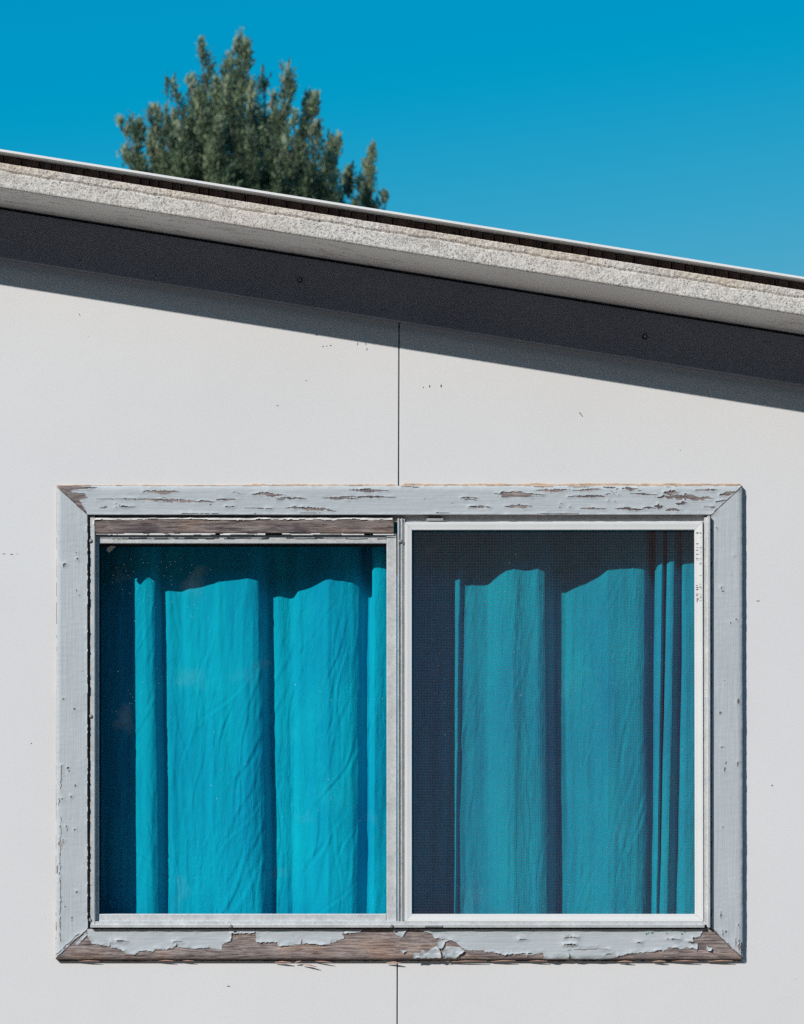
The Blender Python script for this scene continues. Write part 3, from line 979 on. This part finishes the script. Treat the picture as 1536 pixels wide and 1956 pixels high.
# ragged lower edge of the bottom board (torn paint and backing)
n = 330
bm = bmesh.new()
rows = []
for k in range(n + 1):
    px_ = 112 + (1416 - 112) * k / n
    dn = 3.0 + 2.0 * float(fbm(px_ / 26, 0.5, 801, 3)) + 1.4 * float(vnoise(px_ / 4, 0.5, 803))
    X_ = W(px_, 1833, -0.004)[0]
    z0, z1 = W(px_, 1831.5, -0.004)[2], W(px_, 1833 + max(dn, 0.3), -0.004)[2]
    rows.append([bm.verts.new((X_, -0.0042, z0)), bm.verts.new((X_, -0.0042, z1)), bm.verts.new((X_, -0.0006, z1)), bm.verts.new((X_, -0.0006, z0))])
for a, b in zip(rows, rows[1:]):
    for q in range(3): bm.faces.new((a[q], b[q], b[q + 1], a[q + 1]))
link('backing_strip', bm_mesh('backing_strip', bm), WOOD_DARK, window)

# bare wood strip over the left pane with remains of white paint
bm = bmesh.new()
px_box(bm, 174, 752.5, 987.5, 1018, -0.0085, 0.03)
bevel(bm, 0.0022, 2, 40)
link('wood_strip', bm_mesh('wood_strip', bm), WOOD_DARK, window, label='bare brown weathered wood strip above the left pane')


def keep_strip_top(px, py):
    lim = 992.2 + 2.0 * fbm(px / 42, px * 0, 901, 3) + 0.8 * vnoise(px / 5, px * 0, 902) + np.clip((px - 690) / 60, 0, 1) * 2 * vnoise(px / 13, px * 0, 904)
    k = (py < lim) & (px < 750)
    return k | ((px < 180.5 + 1.2 * vnoise(py / 3, px * 0, 903)) & (px > 175))


paint_sheet('paint_remnant', 174.5, 752, 988.2, 1015, keep_strip_top, lambda px, py: np.full(px.shape, 0.0082), WHITE_OLD, curl=0.0026, reach=2.2, seed=61, depth=-0.0085)
paint_sheet('paint_remnant', 180, 752, 1016.5, 1023, lambda px, py: (py > 1019.2 + 1.0 * fbm(px / 30, px * 0, 911, 3)) & (py < 1021.6 + 1.0 * fbm(px / 14, px * 0, 912, 3)) & (vnoise(px / 26, px * 0, 913) > -0.72),
            lambda px, py: np.full(px.shape, 0.006), WHITE_OLD, curl=0.001, seed=62, depth=-0.006)

# left sash: four aluminium rails and the pane
for (xa, xb, ya, yb, d0) in ((182.5, 738.2, 1021.5, 1038, 0.003), (189, 738.2, 1746, 1763.5, 0.001), (182.8, 188.8, 1038.4, 1763.5, 0.004), (738.6, 757.2, 1019, 1765.5, 0.000)):
    bm = bmesh.new()
    px_box(bm, xa, xb, ya, yb, d0, 0.036)
    bevel(bm, 0.0013, 2, 40)
    link('sash_rail', bm_mesh('sash_rail', bm), ALU, window)
bm = bmesh.new()
px_box(bm, 186, 742, 1034, 1750, 0.0185, 0.0215)
link('pane', bm_mesh('pane', bm), GLASS, window, label='clear dusty glass pane of the left sash')
bm = bmesh.new()
px_box(bm, 189.2, 738, 1038.5, 1044.5, 0.0130, 0.0180)
px_box(bm, 189.2, 193.5, 1044.5, 1746, 0.0130, 0.0180)  # black left strip takes the place of the frame's shadow beside the glass
link('gasket_and_shade', bm_mesh('gasket_and_shade', bm), RUBBER, window)
bm = bmesh.new()
pts = [W(*p, 0.012) for p in ((204, 1052), (209, 1056), (222, 1044), (212, 1043), (205, 1047))]
add_prism(bm, [(p[0], p[2]) for p in pts], 0.0085, 0.0128)
link('loose_gasket_end', bm_mesh('loose_gasket_end', bm), m_plain('grey_rubber', (0.035, 0.033, 0.03), 0.7, 0, 0.6, 600), window)

# right sash behind the insect screen
for (xa, xb, ya, yb) in ((776, 1342, 1002, 1011), (776, 1342, 1749, 1758), (776, 784, 1012, 1748.5), (1332, 1342, 1012, 1748.5)):
    bm = bmesh.new()
    px_box(bm, xa, xb, ya, yb, 0.008, 0.036)
    bevel(bm, 0.001, 1, 40)
    link('sash_rail', bm_mesh('sash_rail', bm), ALU_DARK, window)
bm = bmesh.new()
px_box(bm, 780, 1336, 1008, 1752, 0.022, 0.025)
link('pane', bm_mesh('pane', bm), GLASS, window, label='glass pane behind the insect screen')

# insect screen: four mitred white rails and the woven mesh
SO = [(774, 997.5), (1342.5, 996.0), (1344, 1760.5), (774, 1760.5)]
SI = [(787, 1012.5), (1327, 1012.0), (1328, 1746), (787, 1746)]
sprof = [(0, 0.004), (0.0, 0.0125), (0.05, 0.0135), (0.3, 0.0138), (0.7, 0.0148), (0.94, 0.0148), (1.0, 0.0138), (1.0, 0.002)]
for i in range(4):
    j = (i + 1) % 4
    bm = bmesh.new()
    ends = []
    for k_, sgn in ((i, 1), (j, -1)):
        ring = []
        for t, h in sprof:
            px_ = SI[k_][0] + (SO[k_][0] - SI[k_][0]) * t; py_ = SI[k_][1] + (SO[k_][1] - SI[k_][1]) * t
            g = 0.22 * sgn
            px_ += g * (1 if i == 0 else -1 if i == 2 else 0); py_ += g * (1 if i == 1 else -1 if i == 3 else 0)
            q = W(px_, py_, -0.014)
            ring.append(bm.verts.new((q[0], -h, q[2])))
        ends.append(ring)
    a, b = ends
    for q in range(len(sprof)):
        r = (q + 1) % len(sprof)
        bm.faces.new((a[q], a[r], b[r], b[q]))
    bm.faces.new(a); bm.faces.new(b[::-1])
    link('screen_rail', bm_mesh('screen_rail', bm), FRAME_WHITE, window)
bm = bmesh.new()
wx0, _, wz0 = W(783, 1750, -0.007); wx1, _, wz1 = W(1331, 1008, -0.007)
pitch, wr_ = 0.00360, 0.00019
q = wx0
while q < wx1:
    add_tube(bm, [(q, -0.0070, wz0), (q, -0.0070, wz1)], [wr_, wr_], 4); q += pitch
q = wz0
while q < wz1:
    add_tube(bm, [(wx0, -0.00715, q), (wx1, -0.00715, q)], [wr_, wr_], 4); q += pitch
link('screen_mesh', bm_mesh('screen_mesh', bm), WIRE, window, kind='stuff', label='fine grey insect screen mesh over the right pane')

# worn printed marks on the right screen rail
bm = bmesh.new()
for (ya, yb, dens) in ((1017, 1020, 1.0), (1026, 1042, 0.45), (1045, 1056, 0.6), (1058, 1061, 1.0), (1066, 1070, 0.6), (1075, 1078, 0.8), (1094, 1110, 0.12), (1114, 1126, 0.75), (1134, 1150, 0.7)):
    y = ya
    while y < yb:
        for (xa, xb) in ((1329.5, 1334.5), (1336, 1341)):
            if random.random() < dens:
                xs3 = xa + random.choice((0, 0, 1.2)); xe3 = xb - random.choice((0, 0, 1.6))
                px_box(bm, xs3, xe3, y, y + random.uniform(0.35, 0.8), -0.01505, -0.0142)
        y += random.choice((1.5, 2.2, 3.0))
link('printed_marks', bm_mesh('printed_marks', bm), INK, window, label='worn black printed marks on the white screen rail', kind='stuff')
# small grey tabs holding the screen
for (xa, xb, ya, yb, d) in ((815, 847, 990, 994.5, -0.010), (811, 845, 1767.3, 1770.4, -0.031)):
    bm = bmesh.new()
    px_box(bm, xa, xb, ya, yb, d, d + 0.008)
    bevel(bm, 0.0006, 1, 40)
    link('screen_tab', bm_mesh('screen_tab', bm), ALU_DARK, window)
# screws in the frame
for (px_, py_, d) in ((173, 1033, -0.010), (173.5, 1368, -0.010), (171.5, 1757, -0.010), (440.5, 1769.5, -0.028), (748, 1769, -0.028), (766, 1034, -0.012)):
    c = W(px_, py_, d)
    bm = bmesh.new()
    add_tube(bm, [(c[0], d + 0.001, c[2]), (c[0], d - 0.0018, c[2]), (c[0], d - 0.0032, c[2] + 0.0003)], [0.0044, 0.0046, 0.0026], 10)
    link('screw', bm_mesh('screw', bm), STEEL, window, smooth=False)
# green spatter on the bottom board
for (px_, py_, r_) in ((1235, 1784, 2.2), (1239, 1782, 1.6), (1246, 1782, 2.4), (1274, 1783, 1.6), (1303, 1784, 2.2), (1308, 1781, 1.4)):
    bm = bmesh.new()
    pts = []
    for k in range(9):
        a = k / 9 * math.tau
        p_ = W(px_ + r_ * random.uniform(0.6, 1.1) * math.cos(a), py_ + r_ * random.uniform(0.6, 1.1) * math.sin(a), -CD - 0.001)
        pts.append((p_[0], p_[2]))
    add_prism(bm, pts, -CD - 0.0016, -CD + 0.0005)
    link('paint_spatter', bm_mesh('paint_spatter', bm), TEAL, window)

# rail the curtains hang from, above the opening
bm = bmesh.new()
r0 = W(120, 940, 0.10); r1 = W(1420, 940, 0.10)
add_box(bm, r0[0], r1[0], 0.0455, 0.135, r0[2], r0[2] + 0.02)
link('curtain_rail', bm_mesh('curtain_rail', bm), ROOM, cabin)

# ------------------------------------------------------------------ curtains
# (pixel column at the top, depth behind the wall, drift of the fold towards the hem)
LEFTC = [(140, .105, 0), (170, .112, 0), (200, .108, 0), (240, .094, 0), (262, .085, 0), (278, .080, 2), (289, .083, 4), (296, .090, 7), (301, .105, 9), (306, .117, 12), (320, .1125, 13), (335, .1150, 13), (349, .1135, 12), (380, .104, 8),
         (412, .095, 6), (440, .087, 4), (464, .083, 4), (482, .085, 5), (492, .090, 7), (499, .100, 9), (504, .116, 11), (509, .128, 12), (524, .126, 14), (538, .1245, 12), (552, .1275, 6), (560, .1255, 4), (567, .1130, 4), (590, .104, 3), (612, .092, 0), (630, .0865, -2),
         (646, .0872, -3), (661, .0890, -4), (675, .0925, -4), (686, .100, -4), (693, .114, -3), (698, .124, -2), (707, .127, 0), (716, .116, 0), (714, .085, -1), (711, .066, -2), (716, .058, -2), (728, .060, -1), (740, .064, 0), (752, .072, 0), (764, .080, 0)]
RIGHTC = [(766, .078, 0), (784, .078, 0), (797, .082, 0), (830, .094, -4), (850, .097, -8), (866, .104, -10), (876, .098, -10), (881, .095, -12), (886, .110, -12), (895, .115, -8), (915, .113, -4), (932, .108, 0), (950, .092, 0), (968, .076, 0),
          (985, .0725, -4), (1000, .0765, -6), (1016, .0755, -4), (1030, .0750, 0), (1040, .081, 4), (1047, .092, 4), (1052, .108, 4), (1058, .124, 4), (1080, .127, 3), (1095, .119, 2), (1110, .110, 0), (1135, .102, 0), (1148, .090, 0), (1162, .078, 0), (1195, .0745, -4),
          (1220, .0745, -5), (1233, .079, -6), (1240, .089, -6), (1245, .106, -5), (1249, .118, -4), (1255, .122, -3), (1260, .114, -3), (1254, .094, -5), (1252, .082, -8), (1258, .068, -10), (1267, .060, -12), (1270, .075, -10), (1273, .095, -8), (1279, .096, -8),
          (1276, .075, -14), (1276, .061, -16), (1283, .056, -15), (1290, .057, -14), (1295, .078, -14), (1302, .088, -12), (1307, .080, -12), (1304, .066, -8), (1310, .062, -4), (1324, .063, 0), (1345, .066, 0), (1385, .076, 0)]


def smooth_curve(ctrl, n, fine_from):
    P_ = np.array(ctrl, float)
    P_[:, 0] = (P_[:, 0] - CX)
    seg = np.hypot(np.diff(P_[:, 0]), np.diff(P_[:, 1]) * 822 * 1.0)
    s = np.concatenate([[0], np.cumsum(seg)])
    u = np.linspace(0, s[-1], n)
    out = np.stack([np.interp(u, s, P_[:, k]) for k in range(3)], -1)
    def blur(w):
        ker = np.exp(-np.linspace(-2, 2, 2 * w + 1) ** 2); ker /= ker.sum()
        pad = np.pad(out, ((w, w), (0, 0)), mode='edge')
        return np.stack([np.convolve(pad[:, k], ker, 'valid') for k in range(3)], -1)
    t = np.clip((out[:, 0:1] + CX - fine_from) / 14, 0, 1)
    return blur(4) * (1 - t) + blur(3) * t, u


def creases(pxa, pya, regions, seed):
    """soft slanting creases pressed into the cloth, photo pixels"""
    r = np.random.default_rng(seed)
    out = np.zeros(pxa.shape)
    for (x0, x1, y0, y1, count, tilt, ln, amp) in regions:
        for _ in range(count):
            cx_, cy_ = r.uniform(x0, x1), r.uniform(y0, y1)
            a = math.radians(r.normal(tilt, 13)); half = ln * r.uniform(0.5, 1.3) / 2
            ux, uy = math.sin(a), math.cos(a)
            al = (pxa - cx_) * ux + (pya - cy_) * uy
            ac = (pxa - cx_) * uy - (pya - cy_) * ux + 3 * np.sin(al / 23 + cx_)
            w_ = r.uniform(2.6, 5.5)
            out += amp * r.uniform(0.5, 1.3) * r.choice([-1, 1]) * (ac / w_) * np.exp(-(ac / w_) ** 2) * np.exp(-(al / half) ** 2)
    return out


def curtain(name, ctrl, label, seed, n=560, rows=300, fine_from=700, regions=()):
    c, u = smooth_curve(ctrl, n, fine_from)
    ztop = W(0, 946, 0.1)[2]; zbot = W(0, 1830, 0.1)[2] - 0.12
    tz = np.linspace(0, 1, rows)
    U, T = np.meshgrid(u, tz)
    zw = ztop + (zbot - ztop) * T
    drift = np.clip((ztop - zw) / (ztop - W(0, 1745, .1)[2]), 0, 1.2)
    pxo = c[None, :, 0] + c[None, :, 2] * drift
    wob = fbm(U / 60, T * 3.2, seed, 3) * 2.2 * np.clip(T * 3, 0, 1)
    d = c[None, :, 1] + fbm(U / 30, T * 1.8, seed + 5, 3) * 0.0052 + fbm(U / 9 + T * 9, T * 24, seed + 9, 2) * 0.0009
    d = d - creases(pxo + CX, HY - (zw - EYE) * FPX / (DIST + 0.1), regions, seed)
    d = np.maximum(d, 0.047)
    kx = (DIST + d) / FPX
    P_ = np.stack([(pxo + wob) * kx, d, zw], -1).reshape(-1, 3)
    id_ = np.arange(rows * n).reshape(rows, n)
    F = np.stack([id_[:-1, :-1], id_[1:, :-1], id_[1:, 1:], id_[:-1, 1:]], -1).reshape(-1, 4)
    o = link(name, mesh_pd(name, P_.tolist(), F.tolist()), CURTAIN, None, smooth=True, label=label, category='curtain', group='curtains in the window')
    return o


curtain('curtain', LEFTC, 'bright turquoise curtain hanging behind the clear left pane', 1001, regions=[
    (258, 330, 1380, 1745, 26, 32, 80, 0.0016), (262, 300, 1110, 1400, 8, -20, 90, 0.0011), (420, 520, 1280, 1745, 24, -14, 150, 0.0019),
    (330, 420, 1150, 1745, 16, 4, 220, 0.0013), (590, 705, 1140, 1740, 24, -16, 130, 0.0017), (520, 570, 1150, 1740, 14, 10, 170, 0.0014), (712, 740, 1100, 1740, 8, 12, 90, 0.0009)])
curtain('curtain', RIGHTC, 'turquoise curtain seen darker behind the insect screen of the right pane', 1101, n=680, fine_from=1240, regions=[(880, 1040, 1120, 1745, 26, 5, 220, 0.0014), (1080, 1235, 1120, 1745, 26, -6, 200, 0.0014)])

# ------------------------------------------------------------------ tree behind the roof
TD = 19.0
tree = bpy.data.objects.new('juniper_tree', None)
tb = W(470, 0, TD)
tree.location = (tb[0], TD, 0)
col.objects.link(tree)
tree['label'] = 'grey-green juniper tree with ragged spiky top rising behind the roof'
tree['category'] = 'tree'

PLUMES = [  # tip column, tip row, depth offset, half width at base (px), base column, base row
    (506, 138, 0.05, 30, 500, 470), (490, 200, -0.6, 34, 490, 480), (530, 210, 0.5, 36, 520, 480), (300, 290, -0.6, 44, 330, 500), (360, 300, -1.0, 50, 370, 520), (600, 300, 0.4, 40, 590, 520), (545, 320, -0.9, 40, 540, 540),
    (454, 66, 0.0, 46, 470, 470), (437, 96, 0.15, 34, 455, 470), (474, 92, -0.2, 36, 490, 470), (384, 96, -0.25, 44, 420, 470), (404, 140, 0.3, 40, 430, 470), (360, 150, 0.1, 44, 400, 470),
    (338, 182, -0.45, 46, 385, 470), (548, 132, -0.1, 40, 530, 470), (520, 150, 0.45, 32, 515, 470), (590, 176, 0.1, 36, 560, 470), (606, 205, -0.4, 34, 575, 480), (318, 204, 0.4, 40, 370, 480),
    (262, 236, -0.1, 36, 320, 470), (286, 240, 0.3, 40, 335, 470), (240, 262, -0.5, 28, 290, 460), (300, 225, -0.3, 38, 345, 470), (232, 285, 0.1, 22, 270, 440), (636, 250, 0.2, 30, 600, 490), (652, 285, -0.3, 30, 615, 490), (672, 318, 0.1, 24, 630, 500), (445, 200, -0.8, 40, 450, 500), (390, 220, -0.9, 44, 400, 500),
    (330, 260, -0.8, 50, 360, 500), (570, 250, -0.7, 34, 560, 520), (610, 285, -0.8, 46, 590, 520), (490, 310, -1.0, 40, 490, 520), (430, 290, -1.1, 60, 430, 520), (640, 340, -0.6, 40, 620, 540),
    (712, 286, 0.0, 22, 690, 470), (704, 330, -0.2, 20, 690, 480), (738, 372, 0.1, 18, 705, 480),  (400, 240, 0.8, 50, 410, 520)]

PLUMES = [(a, b, c, w * 1.12, 465 + (x - 465) * (0.72 if x < 680 else 1.0), y) for (a, b, c, w, x, y) in PLUMES]
# a spray: flat fan of narrow scale-leaf blades
blades = []
for k in range(8):
    t = k / 8
    side = -1 if k % 2 else 1
    base = np.array([0, 0, t * 0.8])
    ang = math.radians(38 - 20 * t) * side
    ln = 0.42 * (1 - 0.45 * t)
    dirv = np.array([math.sin(ang), 0.25 * math.cos(k * 2.3), math.cos(ang)])
    nrm = np.array([math.cos(ang), 0.5 * side, -math.sin(ang)])
    w_ = 0.075
    blades.append([base - nrm * w_ * 0.5, base + dirv * ln * 0.5 - nrm * w_, base + dirv * ln, base + dirv * ln * 0.5 + nrm * w_])
blades.append([np.array([-.03, 0, 0]), np.array([-.05, 0.03, .6]), np.array([0, 0, 1.15]), np.array([.05, -0.03, .6])])
TPL = np.array(blades).reshape(-1, 3)       # 36 verts, 9 quads

origins, dirs, scales, tones = [], [], [], []


def unit(v): return v / np.maximum(np.linalg.norm(v, axis=-1, keepdims=True), 1e-9)


KPX = FPX / (DIST + TD)
for (tx, ty, dd, hw, bx_, by_) in PLUMES:
    tip = np.array(W(tx, ty, TD)) + [0, dd, 0]
    base = np.array(W(bx_, by_, TD)) + [0, dd * 0.5, 0]
    length = np.linalg.norm(tip - base)
    R = hw / KPX
    nt = int(14 + 275 * length * R)
    s = rng.random(nt) ** 0.62                      # 0 tip .. 1 base
    rad = R * (0.05 + 0.95 * s ** 0.92) * rng.random(nt) ** 0.45
    th = rng.random(nt) * math.tau
    rv = np.stack([np.cos(th), np.sin(th), np.zeros(nt)], -1)
    cen = tip + (base - tip) * s[:, None] + rv * rad[:, None]
    cen[:, 0] += 0.05 * np.sin(s * 7 + tx)
    tuft_tone = rng.random(nt)
    for q in range(nt):
        m_ = int(rng.integers(20, 42))
        off = rng.normal(0, 1, (m_, 3)) * [0.021, 0.021, 0.046]
        o_ = cen[q] + off
        out_dir = rv[q] * (0.45 + 0.35 * s[q]) + np.array([0, 0, 1.0])
        d_ = unit(out_dir + rng.normal(0, 0.32, (m_, 3)) + off * [6, 6, 0])
        origins.append(o_); dirs.append(d_)
        scales.append(rng.uniform(0.026, 0.060, m_) * (1.0 if s[q] > 0.12 else 0.85))
        tones.append(np.clip(0.05 + 0.62 * tuft_tone[q] + rng.normal(0, 0.13, m_), 0, 1))
    # bare tips
    m_ = 26
    s2 = rng.random(m_) * 0.14
    o_ = tip + (base - tip) * s2[:, None] + rng.normal(0, 0.02, (m_, 3))
    origins.append(o_); dirs.append(unit(np.array([0, 0, 1.0]) + rng.normal(0, 0.3, (m_, 3))))
    scales.append(rng.uniform(0.06, 0.11, m_)); tones.append(np.clip(rng.normal(0.85, 0.1, m_), 0, 1))
# lower crown down to the ground
nl = 9000
zl = rng.uniform(0.6, 7.2, nl)
rl = (2.3 - 0.16 * zl) * rng.random(nl) ** 0.4
tl = rng.random(nl) * math.tau
o_ = np.stack([tb[0] + rl * np.cos(tl), TD + rl * np.sin(tl), zl], -1)
origins.append(o_); dirs.append(unit(np.stack([np.cos(tl) * 0.6, np.sin(tl) * 0.6, np.full(nl, 0.8)], -1) + rng.normal(0, 0.3, (nl, 3))))
scales.append(rng.uniform(0.18, 0.36, nl)); tones.append(np.clip(rng.normal(0.45, 0.2, nl), 0, 1))

O_ = np.concatenate(origins); D_ = np.concatenate(dirs); S_ = np.concatenate(scales); T_ = np.concatenate(tones)
A_ = unit(np.cross(D_, unit(rng.normal(0, 1, D_.shape)))); B_ = np.cross(D_, A_)
N_ = len(O_)
P_ = O_[:, None, :] + S_[:, None, None] * (TPL[None, :, 0:1] * A_[:, None, :] + TPL[None, :, 1:2] * B_[:, None, :] + TPL[None, :, 2:3] * D_[:, None, :])
P_ = P_.reshape(-1, 3).astype(np.float32)
nq = P_.shape[0] // 4
me = bpy.data.meshes.new('crown')
me.vertices.add(P_.shape[0]); me.vertices.foreach_set('co', P_.ravel())
me.loops.add(nq * 4); me.loops.foreach_set('vertex_index', np.arange(nq * 4, dtype=np.int32))
me.polygons.add(nq); me.polygons.foreach_set('loop_start', np.arange(0, nq * 4, 4, dtype=np.int32))
me.polygons.foreach_set('loop_total', np.full(nq, 4, np.int32))
me.update(calc_edges=True)
at = me.attributes.new('leaf_tone', 'FLOAT', 'POINT')
at.data.foreach_set('value', np.repeat(T_, TPL.shape[0]).astype(np.float32))
link('crown', me, FOLIAGE, tree)
print('sprays', N_, 'quads', nq)

bm = bmesh.new()
tz_ = [0, 0.4, 2, 4, 6, 7.6, 8.6]
add_tube(bm, [(tb[0] + 0.05 * math.sin(z), TD + 0.04 * math.cos(z * 1.3), z - 0.02) for z in tz_], [0.24, 0.19, 0.16, 0.125, 0.09, 0.05, 0.015], 12)
link('trunk', bm_mesh('trunk', bm), BARK, tree, smooth=True)
for (tx, ty, dd, hw, bx_, by_) in PLUMES:
    tip = Vector(W(tx, ty, TD)) + Vector((0, dd, 0)); base = Vector(W(bx_, by_, TD)) + Vector((0, dd * 0.5, 0))
    root = Vector((tb[0], TD, max(base.z - 1.1, 3)))
    bm = bmesh.new()
    mid = base.lerp(tip, 0.5) + Vector((0.03, 0.02, 0))
    add_tube(bm, [root, root.lerp(base, 0.6) + Vector((0, 0, -0.12)), base, mid, tip - Vector((0, 0, 0.04))], [0.05, 0.036, 0.026, 0.015, 0.004], 6)
    link('branch', bm_mesh('branch', bm), BARK, tree, smooth=True)
